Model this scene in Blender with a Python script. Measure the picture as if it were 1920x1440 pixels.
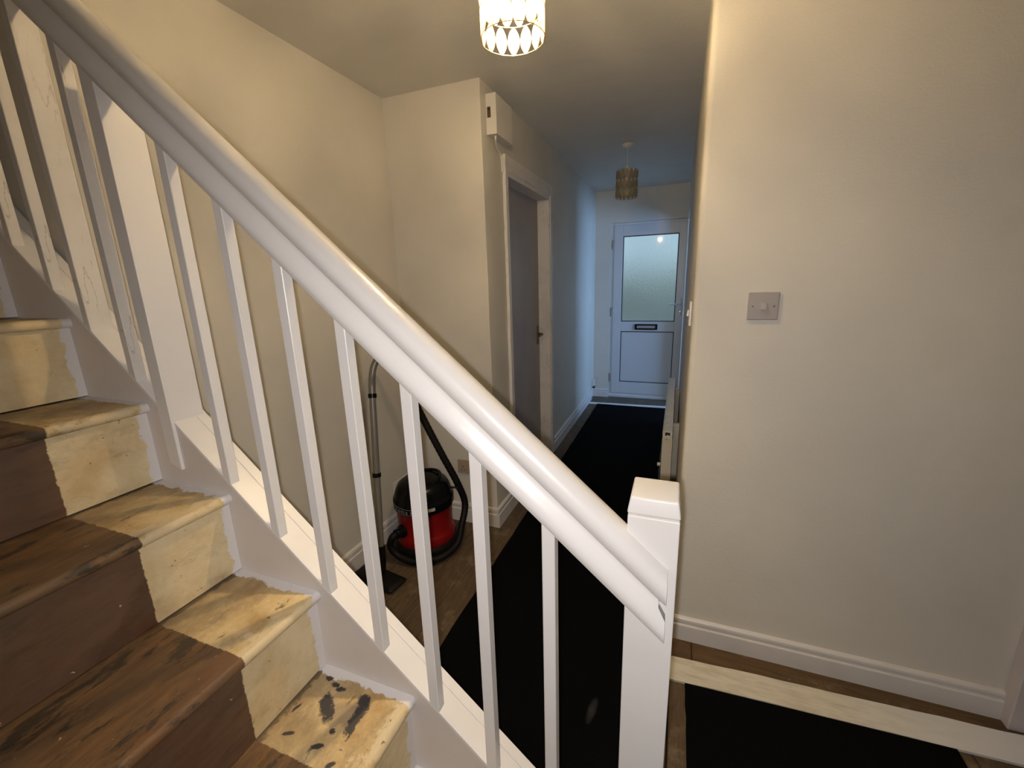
import bpy, bmesh, math, random
from mathutils import Vector, Matrix
random.seed(7)
for o in list(bpy.data.objects): bpy.data.objects.remove(o)
SC = bpy.context.scene
COL = SC.collection
PI = math.pi

# ------------------------------------------------------------------ camera, world, exposure
cam_d = bpy.data.cameras.new('camera'); cam = bpy.data.objects.new('camera', cam_d); COL.objects.link(cam)
cam_d.sensor_width = 36; cam_d.lens = 798.64*36/1920; cam_d.clip_start = .02; cam_d.clip_end = 200
R_ = Vector((0.93320182, 0.35803431, -0.03075371)); U_ = Vector((-0.05652756, 0.23077306, 0.97136421)); F_ = Vector((-0.35487884, 0.90474042, -0.23559664))
CAM = Vector((0, 0, 1.4515))
cam.matrix_world = Matrix(((R_.x, U_.x, -F_.x, CAM.x), (R_.y, U_.y, -F_.y, CAM.y), (R_.z, U_.z, -F_.z, CAM.z), (0, 0, 0, 1)))
SC.camera = cam
SC.view_settings.view_transform = 'Standard'; SC.view_settings.look = 'None'
SC.view_settings.gamma = 1; SC.view_settings.use_curve_mapping = False; SC.view_settings.exposure = 0.0

w = bpy.data.worlds.new('dusk_sky'); SC.world = w; w.use_nodes = True
w.node_tree.nodes['Background'].inputs[0].default_value = (.44, .63, .95, 1)
wt = w.node_tree                                 # overcast dusk sky, three times brighter at the zenith than at the horizon
wc = wt.nodes.new('ShaderNodeTexCoord'); ws = wt.nodes.new('ShaderNodeSeparateXYZ'); wm = wt.nodes.new('ShaderNodeMapRange')
wt.links.new(wc.outputs['Generated'], ws.inputs[0]); wt.links.new(ws.outputs[2], wm.inputs[0])
wm.inputs[1].default_value = 0; wm.inputs[2].default_value = 1; wm.inputs[3].default_value = 2.6; wm.inputs[4].default_value = 7.8
wt.links.new(wm.outputs[0], wt.nodes['Background'].inputs[1])

X0, Z0, GO, RI = -1.3961, 1.3955, .2292, .2010   # nosing of the top visible step, its height, going and rise
BULB = 1850.0                                     # radiance of the lit hall bulb
TORCH = 56.0                                     # the phone's own lamp, beside its lens
tl = bpy.data.lights.new('phone_torch', 'SPOT'); tl.energy = TORCH; tl.color = (1, .955, .925)
tl.spot_size = math.radians(168); tl.spot_blend = 1.0; tl.shadow_soft_size = .006
to = bpy.data.objects.new('phone_torch', tl); COL.objects.link(to)
to.rotation_euler = Vector((-.2, .87, -.42)).to_track_quat('-Z', 'Y').to_euler(); to.location = CAM - R_*.011 - U_*.011
tl.use_nodes = True; tn = tl.node_tree; fo = tn.nodes.new('ShaderNodeLightFalloff'); fo.inputs['Strength'].default_value = 1.0; fo.inputs['Smooth'].default_value = .8
tn.links.new(fo.outputs['Quadratic'], tn.nodes['Emission'].inputs['Strength'])

# ------------------------------------------------------------------ material helpers
class G:
    def __init__(s, name, rough=.5, spec=.5):
        s.m = bpy.data.materials.new(name); s.m.use_nodes = True; s.t = s.m.node_tree
        s.b = s.t.nodes['Principled BSDF']; s.b.inputs['Roughness'].default_value = rough
        s.b.inputs['Specular IOR Level'].default_value = spec
        s.co = s.t.nodes.new('ShaderNodeTexCoord').outputs['Object']
    def lk(s, a, i):
        if hasattr(a, 'is_output') or isinstance(a, bpy.types.NodeSocket): s.t.links.new(a, i)
        else:
            if isinstance(a, tuple) and len(a) == 3 and i.type == 'RGBA': a = a+(1,)
            i.default_value = a
    def map(s, scale=(1, 1, 1), loc=(0, 0, 0), rot=(0, 0, 0)):
        n = s.t.nodes.new('ShaderNodeMapping'); s.lk(s.co, n.inputs[0])
        n.inputs['Scale'].default_value = scale; n.inputs['Location'].default_value = loc; n.inputs['Rotation'].default_value = rot
        return n.outputs[0]
    def noise(s, scale=5, detail=4, rough=.55, vec=None, dist=0):
        n = s.t.nodes.new('ShaderNodeTexNoise'); s.lk(vec if vec is not None else s.co, n.inputs['Vector'])
        n.inputs['Scale'].default_value = scale; n.inputs['Detail'].default_value = detail; n.inputs['Roughness'].default_value = rough
        n.inputs['Distortion'].default_value = dist
        return n.outputs['Fac']
    def ramp(s, f, *stops):
        n = s.t.nodes.new('ShaderNodeMapRange'); s.lk(f, n.inputs[0]); n.inputs[1].default_value = stops[0]; n.inputs[2].default_value = stops[1]
        n.inputs[3].default_value = stops[2] if len(stops) > 2 else 0; n.inputs[4].default_value = stops[3] if len(stops) > 3 else 1
        return n.outputs[0]
    def mth(s, op, a, b=0.0, c=0.0):
        n = s.t.nodes.new('ShaderNodeMath'); n.operation = op
        s.lk(a, n.inputs[0]); s.lk(b, n.inputs[1]); s.lk(c, n.inputs[2])
        return n.outputs[0]
    def mix(s, f, a, b):
        n = s.t.nodes.new('ShaderNodeMix'); n.data_type = 'RGBA'
        s.lk(f, n.inputs[0]); s.lk(a, n.inputs[6]); s.lk(b, n.inputs[7])
        return n.outputs[2]
    def xyz(s):
        n = s.t.nodes.new('ShaderNodeSeparateXYZ'); s.lk(s.co, n.inputs[0]); return n.outputs
    def bump(s, h, strength=.1, dist=.01):
        n = s.t.nodes.new('ShaderNodeBump'); n.inputs['Strength'].default_value = strength; n.inputs['Distance'].default_value = dist
        s.lk(h, n.inputs['Height']); s.t.links.new(n.outputs[0], s.b.inputs['Normal'])
    def col(s, c): s.lk(c, s.b.inputs['Base Color'])
    def rgh(s, c): s.lk(c, s.b.inputs['Roughness'])

def plain(name, c, rough=.5, spec=.5, metal=0):
    g = G(name, rough, spec); g.col(c); g.b.inputs['Metallic'].default_value = metal; return g.m

def wall_paint(name, c, c2):
    g = G(name, .62, .35)
    g.col(g.mix(g.ramp(g.noise(3.5, 5), .35, .7), c, c2))
    n = g.mth('ADD', g.mth('MULTIPLY', g.noise(160, 2), .5), g.noise(14, 4))
    g.bump(n, .22, .006); return g.m

M = {}
M['wall'] = wall_paint('magnolia_wall_paint', (.61, .575, .51), (.575, .54, .475))
M['ceiling'] = wall_paint('ceiling_paint', (.66, .635, .58), (.62, .595, .54))
def gloss(name, c, c2, rough=.33):
    g = G(name, rough, .5); g.col(g.mix(g.ramp(g.noise(9, 4), .45, .75), c, c2))
    g.bump(g.noise(38, 3), .08, .004); return g.m
M['white'] = gloss('white_gloss_paint', (.75, .725, .715), (.72, .695, .68))
g = G('old_white_paint', .45, .5); c = g.mix(g.ramp(g.noise(9, 4), .45, .75), (.70, .665, .63), (.60, .56, .52))
ln = g.mth('ABSOLUTE', g.mth('SUBTRACT', g.noise(11, 4, .6, vec=g.map((2.5, 2.5, .4))), .5))
c = g.mix(g.mth('MULTIPLY', g.ramp(ln, .014, .002), g.ramp(g.noise(5, 2), .5, .6, 0, .6)), c, (.30, .25, .19))
g.col(c); g.bump(g.mth('ADD', g.noise(38, 3), g.ramp(ln, .02, .0, 0, .8)), .14, .004); M['oldwhite'] = g.m
M['string'] = gloss('string_eggshell_paint', (.66, .61, .58), (.62, .57, .54), .5)
M['skirt'] = gloss('skirting_paint', (.62, .59, .57), (.58, .55, .53), .4)

def stair_mat(name, tar=False, riser=False):
    """painted wood of the stair: bare brown middle, aged cream border, fresh white brush line by the string"""
    g = G(name, .5, .4)
    x, y, z = g.xyz()
    jag = g.mth('MULTIPLY', g.mth('SUBTRACT', g.noise(60, 5, .7), .5), .012)
    jag2 = g.mth('MULTIPLY', g.mth('SUBTRACT', g.noise(26, 6, .7), .5), .05)
    # aged cream paint
    stain = g.ramp(g.noise(9, 7, .7), .40, .68)
    if riser: cream = g.mix(stain, (.64, .53, .33), (.50, .37, .19))
    else: cream = g.mix(stain, (.60, .455, .235), (.36, .225, .085))
    smudge = g.ramp(g.noise(15, 6, .75, vec=g.map((1, .5, 1), (3, 1, 2))), .54, .70)
    cream = g.mix(g.mth('MULTIPLY', smudge, .42 if riser else .7), cream, (.20, .155, .10))
    if not riser:                                 # dirt trodden into the back of each tread, paint worn pale along the nosing
        gs = g.t.nodes.new('ShaderNodeSeparateXYZ'); g.t.links.new(g.co.node.outputs['Generated'], gs.inputs[0])
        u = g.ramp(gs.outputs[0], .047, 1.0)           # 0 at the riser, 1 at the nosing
        dn = g.mth('ADD', u, g.mth('MULTIPLY', g.mth('SUBTRACT', g.noise(17, 7, .75, vec=g.map((1, .6, 1), (6, 1, 3))), .5), 1.7))
        cream = g.mix(g.ramp(dn, .62, .12, 0, .62), cream, (.21, .150, .085))
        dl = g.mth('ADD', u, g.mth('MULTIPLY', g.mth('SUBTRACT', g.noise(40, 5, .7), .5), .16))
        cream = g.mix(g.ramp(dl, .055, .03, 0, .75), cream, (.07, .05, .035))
        cream = g.mix(g.ramp(dn, .90, 1.02, 0, .6), cream, (.64, .54, .36))
    specks = g.ramp(g.noise(75, 3, .6), .70, .74)
    cream = g.mix(g.mth('MULTIPLY', specks, .75), cream, (.06, .04, .03))
    sc = g.ramp(g.noise(30, 4, .7, vec=g.map((1, .35, 1), (8, 3, 1))), .66, .70)
    cream = g.mix(g.mth('MULTIPLY', sc, .8), cream, (.09, .065, .045))
    # brown stained or bare middle
    grain = g.noise(8, 7, .7, vec=g.map((5, 1, 5)), dist=1.0)
    if riser:
        br = g.mix(g.ramp(grain, .25, .75), (.075, .036, .020), (.135, .072, .040))
        red = g.ramp(g.noise(2.6, 3, .5, vec=g.map((1, 1, 1), (7, 2, 4.3))), .57, .585)
        br = g.mix(g.mth('MULTIPLY', red, .8), br, (.075, .026, .012))
    else:
        br = g.mix(g.ramp(grain, .3, .7), (.080, .040, .016), (.205, .112, .047))
        red = g.ramp(g.noise(3.2, 4, .6, vec=g.map((1, .6, 1), (7, 2, 4))), .52, .64)
        br = g.mix(g.mth('MULTIPLY', red, .7), br, (.15, .055, .018))
    cloud = g.ramp(g.noise(8, 7, .75, vec=g.map((1, .7, 1), (2, 6, 3))), .40, .62)
    br = g.mix(g.mth('MULTIPLY', cloud, .55), br, (.11, .075, .045))
    blk = g.ramp(g.noise(7, 6, .7, vec=g.map((2.6, 1, 2.6), (1, 5, 9))), .55, .60)
    br = g.mix(g.mth('MULTIPLY', blk, .25 if riser else .85), br, (.035, .027, .019))
    fl = g.ramp(g.noise(48, 3, .65, vec=g.map((1, 1, 1), (4, 4, 4))), .715, .735)
    br = g.mix(g.mth('MULTIPLY', fl, .75), br, (.55, .45, .33))
    f1 = g.ramp(g.mth('ADD', y, jag), .4140, .4160)
    c = g.mix(f1, br, cream)
    if tar:                                       # worn black patches on the lowest visible cream tread
        wn = g.mth('MULTIPLY', g.mth('SUBTRACT', g.noise(38, 9, .85, vec=g.map((1.2, .7, 1), (2, 5, 1), (0, 0, .5))), .5), 6.5)
        def blot(cx, cy, rx, ry, ang):
            ca, sa = math.cos(ang), math.sin(ang)
            dx = g.mth('SUBTRACT', x, cx); dy = g.mth('SUBTRACT', y, cy)
            u = g.mth('ADD', g.mth('MULTIPLY', dx, ca), g.mth('MULTIPLY', dy, sa))
            v = g.mth('SUBTRACT', g.mth('MULTIPLY', dy, ca), g.mth('MULTIPLY', dx, sa))
            d = g.mth('ADD', g.mth('POWER', g.mth('DIVIDE', u, rx), 2.0), g.mth('POWER', g.mth('DIVIDE', v, ry), 2.0))
            return g.ramp(g.mth('ADD', d, wn), 1.25, .75)
        m = None
        for a in ((-.647, .518, .034, .014, -.79), (-.567, .521, .044, .013, 1.66), (-.577, .553, .016, .014, 0), (-.689, .573, .010, .008, 0), (-.666, .561, .011, .006, 0), (-.644, .557, .012, .006, .4),
                  (-.704, .493, .012, .0035, 1.3), (-.594, .479, .007, .006, 0), (-.6765, .446, .013, .004, .5), (-.602, .447, .013, .005, .4), (-.552, .43, .012, .005, .8)):
            b = blot(*a); m = b if m is None else g.mth('MAXIMUM', m, b)
        gm = g.mth('MULTIPLY', blot(-.600, .515, .034, .024, .6), .55)
        c = g.mix(gm, c, (.19, .15, .11))
        c = g.mix(m, c, (.040, .035, .034))
    edge = .577
    f2 = g.ramp(g.mth('ADD', y, jag2), edge-.0015, edge+.0015)
    c = g.mix(f2, c, (.64, .61, .60))
    g.col(c)
    g.bump(g.mth('ADD', g.mth('MULTIPLY', grain, .5), g.noise(30, 4)), .16, .006)
    return g.m
M['tread'] = stair_mat('stair_tread_paint'); M['treadtar'] = stair_mat('stair_tread_paint_worn', tar=True); M['riser'] = stair_mat('stair_riser_paint', riser=True)

def board_mat(name, sc, base=(.115, .078, .045), dark=(.050, .031, .016)):
    g = G(name, .62, .3)
    gr = g.noise(10, 6, .65, vec=g.map(sc), dist=.8)
    c = g.mix(g.ramp(gr, .3, .72), dark, base)
    pale = g.ramp(g.noise(7, 5, .7), .55, .75)
    c = g.mix(g.mth('MULTIPLY', pale, .45), c, (.34, .26, .165))
    sp = g.ramp(g.noise(60, 2), .75, .78); c = g.mix(g.mth('MULTIPLY', sp, .6), c, (.6, .55, .46))
    kn = g.ramp(g.noise(26, 2, .5, vec=g.map((1, 1, 1), (5, 5, 5))), .77, .8); c = g.mix(kn, c, (.03, .018, .01))
    g.col(c); g.bump(gr, .3, .004); return g.m
M['board'] = board_mat('bare_floorboard', (6, .8, 6))
M['boardx'] = board_mat('bare_floorboard_across', (.8, 6, 6), (.12, .072, .033), (.06, .034, .015))
M['concrete'] = board_mat('worn_porch_floor', (1, 1, 1), (.115, .095, .07), (.07, .058, .045))
g = G('white_painted_strip', .55, .4)
c = g.mix(g.ramp(g.noise(8, 5, .65, vec=g.map((1, 5, 1))), .42, .75), (.60, .56, .47), (.42, .36, .27))
xx = g.xyz()[0]; c = g.mix(g.ramp(xx, .55, 1.0), c, (.66, .65, .66))
dk = g.ramp(g.noise(14, 5, .7, vec=g.map((1, 5, 1), (2, 7, 1))), .68, .74); c = g.mix(g.mth('MULTIPLY', dk, .7), c, (.12, .11, .10))
g.col(c); g.bump(g.noise(30, 4), .2, .004); M['strip'] = g.m
g = G('black_carpet', .95, .04); c = g.mix(g.noise(400, 2), (.0016, .0016, .0018), (.004, .004, .0045))
x_, y_, z_ = g.xyz()                               # a dusty smear on the runner
dd = g.mth('ADD', g.mth('POWER', g.mth('DIVIDE', g.mth('ADD', g.mth('SUBTRACT', x_, -.20), g.mth('MULTIPLY', g.mth('SUBTRACT', y_, 1.165), -.12)), .016), 2.0), g.mth('POWER', g.mth('DIVIDE', g.mth('SUBTRACT', y_, 1.165), .055), 2.0))
c = g.mix(g.mth('MULTIPLY', g.ramp(g.mth('ADD', dd, g.mth('MULTIPLY', g.noise(40, 4), .9)), 1.5, .1), .35), c, (.10, .095, .09))
g.col(c)
g.bump(g.noise(500, 2), .6, .004); g.b.inputs['Sheen Weight'].default_value = .0; M['carpet'] = g.m
g = G('grey_door_paint', .45, .4); g.col(g.mix(g.ramp(g.noise(3, 4), .4, .7), (.36, .33, .33), (.31, .285, .285))); g.bump(g.noise(60, 3), .1, .004); M['doorgrey'] = g.m
M['lilac'] = gloss('lilac_white_paint', (.50, .46, .465), (.46, .42, .425), .5)
M['upvc'] = plain('white_plastic_door', (.55, .56, .57), .32)
M['gasket'] = plain('dark_gasket', (.012, .018, .03), .5)
M['bplastic'] = plain('black_plastic', (.004, .004, .005), .25, .16)
M['bmatte'] = plain('black_matt_plastic', (.005, .0045, .0045), .5, .16)
M['hose'] = plain('black_ribbed_hose', (.005, .0045, .0045), .55, .16)
M['red'] = plain('red_plastic', (.18, .005, .006), .3, .3)
M['tube'] = plain('grey_steel_tube', (.17, .16, .135), .32, .5, .15)
M['chrome'] = plain('chrome', (.62, .62, .64), .2, .5, 1)
M['brass'] = plain('dull_brass', (.16, .12, .07), .35, .5, 1)
M['whitep'] = plain('white_plastic', (.62, .59, .55), .35)
M['greyp'] = plain('greyed_switch_plastic', (.335, .30, .285), .35)
M['greyp2'] = plain('greyed_switch_rocker', (.40, .36, .34), .3)
M['dark'] = plain('dark_hole', (.03, .02, .012), .7)
M['silver'] = plain('silver_print', (.20, .20, .20), .4)
M['paper'] = plain('pale_label', (.42, .42, .36), .5)
M['rad'] = gloss('cream_radiator_enamel', (.64, .59, .49), (.60, .55, .45), .35)
M['gold'] = plain('gold_wire', (.62, .42, .16), .35, .5, .8)
M['cord'] = plain('white_flex', (.55, .53, .50), .5)

g = G('capiz_shell', .25, .5); g.col(g.mix(g.noise(40, 4), (.42, .38, .30), (.36, .31, .22)))
nt = g.t; out = nt.nodes['Material Output']
tr = nt.nodes.new('ShaderNodeBsdfTranslucent'); tr.inputs[0].default_value = (.75, .61, .38, 1)
tp = nt.nodes.new('ShaderNodeBsdfTransparent'); tp.inputs[0].default_value = (1, .93, .78, 1)
m1 = nt.nodes.new('ShaderNodeMixShader'); m1.inputs[0].default_value = .5
m2 = nt.nodes.new('ShaderNodeMixShader'); m2.inputs[0].default_value = .18
nt.links.new(g.b.outputs[0], m1.inputs[1]); nt.links.new(tr.outputs[0], m1.inputs[2])
nt.links.new(m1.outputs[0], m2.inputs[1]); nt.links.new(tp.outputs[0], m2.inputs[2]); nt.links.new(m2.outputs[0], out.inputs[0]); M['capiz'] = g.m
g = G('lit_bulb', .3); g.col((1, .9, .7)); g.b.inputs['Emission Color'].default_value = (1, .75, .42, 1); g.b.inputs['Emission Strength'].default_value = BULB; M['lit'] = g.m
M['opal'] = plain('unlit_opal_bulb', (.7, .68, .62), .25)

def glass(name, rough, bump):
    g = G(name, rough); g.b.inputs['Transmission Weight'].default_value = 1; g.b.inputs['IOR'].default_value = 1.45; g.col((.94, .97, .97))
    if bump: g.bump(g.mth('ADD', g.noise(48, 3, .6, vec=g.map((1, 1, .5))), g.mth('MULTIPLY', g.noise(150, 2), .4)), .7, .004)
    return g.m
M['gin'] = glass('smooth_glass_face', .03, False); M['gout'] = glass('obscure_glass_face', .36, True)
g = G('hedge_leaves', .7, .2); g.col(g.mix(g.noise(9, 5, .7), (.05, .055, .036), (.17, .17, .11))); M['hedge'] = g.m
M['paving'] = plain('drive_paving', (.16, .16, .15), .85)

# ------------------------------------------------------------------ mesh helpers
def link(name, me, mat, parent=None, smooth=False, label=None):
    o = bpy.data.objects.new(name, me); COL.objects.link(o)
    if mat is not None and not me.materials:
        for mm in (mat if isinstance(mat, (list, tuple)) else [mat]): me.materials.append(mm)
    if smooth:
        for p in me.polygons: p.use_smooth = True
    if parent is not None: attach(o, parent)
    if label: o['label'] = label
    return o
def wloc(o):
    v = Vector((0, 0, 0))
    while o is not None: v = v + o.location; o = o.parent
    return v
ABS = {}
def absloc(o): return ABS.get(o.name, Vector((0, 0, 0)))
def attach(o, p):
    o.parent = p; o.matrix_parent_inverse = Matrix.Translation(-absloc(p))
def from_bm(name, bm, mat, parent=None, smooth=False, label=None):
    bmesh.ops.recalc_face_normals(bm, faces=bm.faces)
    me = bpy.data.meshes.new(name); bm.to_mesh(me); bm.free()
    return link(name, me, mat, parent, smooth, label)
def auto_smooth(o, ang=35):
    me = o.data
    for p in me.polygons: p.use_smooth = True
    try: me.set_sharp_from_angle(angle=math.radians(ang))
    except Exception: pass
    return o
def bm_box(bm, x0, x1, y0, y1, z0, z1, bev=0, seg=2):
    r = bmesh.ops.create_cube(bm, size=1)
    vs = r['verts']
    for v in vs: v.co = Vector(((x0+x1)/2+v.co.x*(x1-x0), (y0+y1)/2+v.co.y*(y1-y0), (z0+z1)/2+v.co.z*(z1-z0)))
    if bev:
        es = list({e for v in vs for e in v.link_edges})
        bmesh.ops.bevel(bm, geom=es, offset=bev, segments=seg, affect='EDGES', profile=.5)
def box(name, x0, x1, y0, y1, z0, z1, mat, parent=None, bev=0, label=None, seg=2):
    bm = bmesh.new(); bm_box(bm, x0, x1, y0, y1, z0, z1, bev, seg); return from_bm(name, bm, mat, parent, label=label)
def prism_bm(bm, poly, axis, a0, a1):
    def P(p, a):
        if axis == 'x': return (a, p[0], p[1])
        if axis == 'y': return (p[0], a, p[1])
        return (p[0], p[1], a)
    A = [bm.verts.new(P(p, a0)) for p in poly]; B = [bm.verts.new(P(p, a1)) for p in poly]
    n = len(poly)
    for i in range(n): bm.faces.new((A[i], A[(i+1) % n], B[(i+1) % n], B[i]))
    bm.faces.new(A); bm.faces.new(B[::-1])
def prism(name, poly, axis, a0, a1, mat, parent=None, bev=0, label=None):
    bm = bmesh.new(); prism_bm(bm, poly, axis, a0, a1)
    if bev: bmesh.ops.bevel(bm, geom=list(bm.edges), offset=bev, segments=2, affect='EDGES', profile=.5)
    return from_bm(name, bm, mat, parent, label=label)
def catmull(pts, n=8):
    P = [Vector(p) for p in pts]; P = [P[0]*2-P[1]]+P+[P[-1]*2-P[-2]]; out = []
    for i in range(1, len(P)-2):
        for k in range(n):
            t = k/n; a, b, c, d = P[i-1:i+3]
            out.append(.5*((2*b)+(c-a)*t+(2*a-5*b+4*c-d)*t*t+(3*b-a-3*c+d)*t**3))
    out.append(P[-2]); return out
def tube_bm(bm, pts, r, n=10, ribs=None):
    P = [Vector(p) for p in pts]; rings = []
    up = Vector((0, 0, 1)); prev = None
    for i, p in enumerate(P):
        t = (P[min(i+1, len(P)-1)]-P[max(i-1, 0)]).normalized()
        if prev is None:
            a = t.orthogonal().normalized()
        else:
            a = (prev-t*prev.dot(t)).normalized()
        prev = a; b = t.cross(a)
        rr = r(i) if callable(r) else r
        rings.append([bm.verts.new(p+a*rr*math.cos(2*PI*k/n)+b*rr*math.sin(2*PI*k/n)) for k in range(n)])
    for A, B in zip(rings, rings[1:]):
        for k in range(n): bm.faces.new((A[k], A[(k+1) % n], B[(k+1) % n], B[k]))
    bm.faces.new(rings[0][::-1]); bm.faces.new(rings[-1])
def tube(name, pts, r, mat, parent=None, n=10, label=None):
    bm = bmesh.new(); tube_bm(bm, pts, r, n); o = from_bm(name, bm, mat, parent, label=label); return auto_smooth(o, 50)
def lathe(name, prof, c, mat, parent=None, n=40, label=None, ang=40, ax=None):
    bm = bmesh.new(); rings = []
    for r, z in prof:
        if r < 1e-6: rings.append([bm.verts.new((c[0], c[1], c[2]+z))])
        else: rings.append([bm.verts.new((c[0]+r*math.cos(2*PI*k/n), c[1]+r*math.sin(2*PI*k/n), c[2]+z)) for k in range(n)])
    for A, B in zip(rings, rings[1:]):
        for k in range(n):
            a, b = A[k % len(A)], A[(k+1) % len(A)]; d, e = B[k % len(B)], B[(k+1) % len(B)]
            vs = []
            for v in (a, b, e, d):
                if v not in vs: vs.append(v)
            if len(vs) > 2: bm.faces.new(vs)
    o = from_bm(name, bm, mat, parent, label=label)
    if ax is not None:
        rot = Vector((0, 0, 1)).rotation_difference(Vector(ax)).to_matrix().to_4x4()
        o.data.transform(Matrix.Translation(Vector(c)) @ rot @ Matrix.Translation(-Vector(c)))
    return auto_smooth(o, ang)
def empty(name, loc, label=None, cat=None, group=None):
    o = bpy.data.objects.new(name, None); COL.objects.link(o); o.location = loc; o.empty_display_size = .05
    ABS[o.name] = Vector(loc)
    if label: o['label'] = label
    if cat: o['category'] = cat
    if group: o['group'] = group
    return o
def struct(o, label=None):
    o['kind'] = 'structure'
    if label: o['label'] = label
    return o
def dup(o, parent, off):
    c = o.copy(); COL.objects.link(c)
    if parent is not None: attach(c, parent)
    c.location = Vector(off); return c

def rect_frame(name, x0, x1, z0, z1, wd, y0, y1, mat, parent, bev=.003, wt=None, wb=None):
    bm = bmesh.new(); wt = wd if wt is None else wt; wb = wd if wb is None else wb
    bm_box(bm, x0, x0+wd, y0, y1, z0, z1, bev); bm_box(bm, x1-wd, x1, y0, y1, z0, z1, bev)
    bm_box(bm, x0+wd, x1-wd, y0, y1, z1-wt, z1, bev)
    if wb: bm_box(bm, x0+wd, x1-wd, y0, y1, z0, z0+wb, bev)
    return from_bm(name, bm, mat, parent)

# ------------------------------------------------------------------ fitted dimensions
H = 2.4; XL = -1.5133; YA = 2.1216; XC = -0.9516; XR = 0.0457; YR = 1.6044; YE = 5.2776; YB = 0.5975; YBK = .671
SL = -.878
def ztop(x): return SL*x+.202                    # top of the string
# ------------------------------------------------------------------ shell
def bevel_wall(name, x0, x1, y0, y1, z0, z1, edge, mat, r=.022, label=None):
    bm = bmesh.new(); bm_box(bm, x0, x1, y0, y1, z0, z1)
    es = [e for e in bm.edges if abs(e.verts[0].co.x-edge[0]) < 1e-4 and abs(e.verts[1].co.x-edge[0]) < 1e-4 and abs(e.verts[0].co.y-edge[1]) < 1e-4 and abs(e.verts[1].co.y-edge[1]) < 1e-4]
    bmesh.ops.bevel(bm, geom=es, offset=r, segments=5, affect='EDGES', profile=.5)
    o = from_bm(name, bm, mat, label=label); auto_smooth(o, 25); return struct(o)
RD0, RD1 = 4.32, 5.13                            # doorway to the daylit front room, hidden round the corner
bevel_wall('wall_right', XR, 2.3, YR, YR+.12, -.1, H, (XR, YR), M['wall'], .02, 'magnolia wall with the light switch, rounded outer corner to the hall')
bm = bmesh.new()
bm_box(bm, XR, XR+.12, YR+.12, RD0, -.1, H); bm_box(bm, XR, XR+.12, RD1, 5.5, -.1, H); bm_box(bm, XR, XR+.12, RD0, RD1, 2.03, H)
struct(from_bm('wall_hall_right', bm, M['wall'], label='right hall wall with the radiator'))
WY0, WY1, WZ0, WZ1 = 3.2, 4.7, .95, 2.05
bm = bmesh.new()
bm_box(bm, 2.3, 2.4, YR, WY0, -.1, H); bm_box(bm, 2.3, 2.4, WY1, 5.5, -.1, H); bm_box(bm, 2.3, 2.4, WY0, WY1, -.1, WZ0); bm_box(bm, 2.3, 2.4, WY0, WY1, WZ1, H)
struct(from_bm('wall_front_room', bm, M['wall'])); struct(box('wall_front_room_end', XR+.12, 2.3, 5.3, 5.5, -.1, H, M['wall']))
al = bpy.data.lights.new('front_room_daylight', 'AREA'); al.shape = 'RECTANGLE'; al.size = WY1-WY0; al.size_y = WZ1-WZ0; al.energy = 86; al.color = (.26, .52, 1.0)
ao = bpy.data.objects.new('front_room_daylight', al); COL.objects.link(ao); ao.location = (2.33, (WY0+WY1)/2, (WZ0+WZ1)/2); ao.rotation_euler = (PI/2, 0, PI/2)
struct(box('wall_left', XL-.12, XL, YBK+.010, YA, -.1, H, M['wall']), 'magnolia alcove side wall behind the banister')
bevel_wall('wall_alcove', XL-.12, XC, YA, YA+.1, -.1, H, (XC, YA), M['wall'], .006, 'magnolia alcove end wall behind the red vacuum cleaner')
# hall left wall with a door opening
DY0, DY1, DZ = 2.408, 3.29, 2.052
bm = bmesh.new()
bm_box(bm, XC-.12, XC, YA+.1, DY0, -.1, H); bm_box(bm, XC-.12, XC, DY1, YE+.3, -.1, H); bm_box(bm, XC-.12, XC, DY0, DY1, DZ, H)
struct(from_bm('wall_hall_left', bm, M['wall'], label='long hall wall with the grey inner door'))
# end wall with front door opening
EX0, EZ = -.768, 2.052
bm = bmesh.new()
bm_box(bm, XC, EX0, YE-.045, YE+.2, -.1, H); bm_box(bm, EX0, XR, YE-.045, YE+.2, EZ, H)
struct(from_bm('wall_end', bm, M['wall'], label='end wall of the hall around the front door'))
# walls of the stairwell and of the space behind the camera
struct(box('wall_upper_flight', -3.2, XL-.12, YBK+.010, YBK+.1, 0, 4.7, M['wall']), 'wall running on beside the upper flight')
struct(box('wall_stairs', -3.2, -.25, -.46, -.36, 0, 4.7, M['wall']))
struct(box('wall_return', -.35, -.25, -1.6, -.46, 0, H, M['wall']))
struct(box('wall_back', -.35, 2.3, -1.7, -1.6, 0, H, M['wall']))
struct(box('wall_side', 2.2, 2.3, -1.6, YR, 0, H, M['wall']))
struct(box('wall_landing', -3.3, -3.2, -.46, .8, 0, 4.7, M['wall']))
bm = bmesh.new(); bm_box(bm, XL-.12, 2.3, YBK, 5.6, H, H+.15); bm_box(bm, -.3, 2.3, -1.7, YBK, H, H+.15)
struct(from_bm('ceiling', bm, M['ceiling'], label='plain hall ceiling in dim lamplight'))
bm = bmesh.new(); bm_box(bm, XL-.12, -.2, YBK, YBK+.1, H+.15, 4.7); bm_box(bm, -.3, -.2, -.46, YBK, H+.15, 4.7)
struct(from_bm('wall_stairwell_upper', bm, M['wall']))
struct(box('ceiling_stairwell', -3.3, -.2, -.46, .8, 4.7, 4.8, M['ceiling']))

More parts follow.
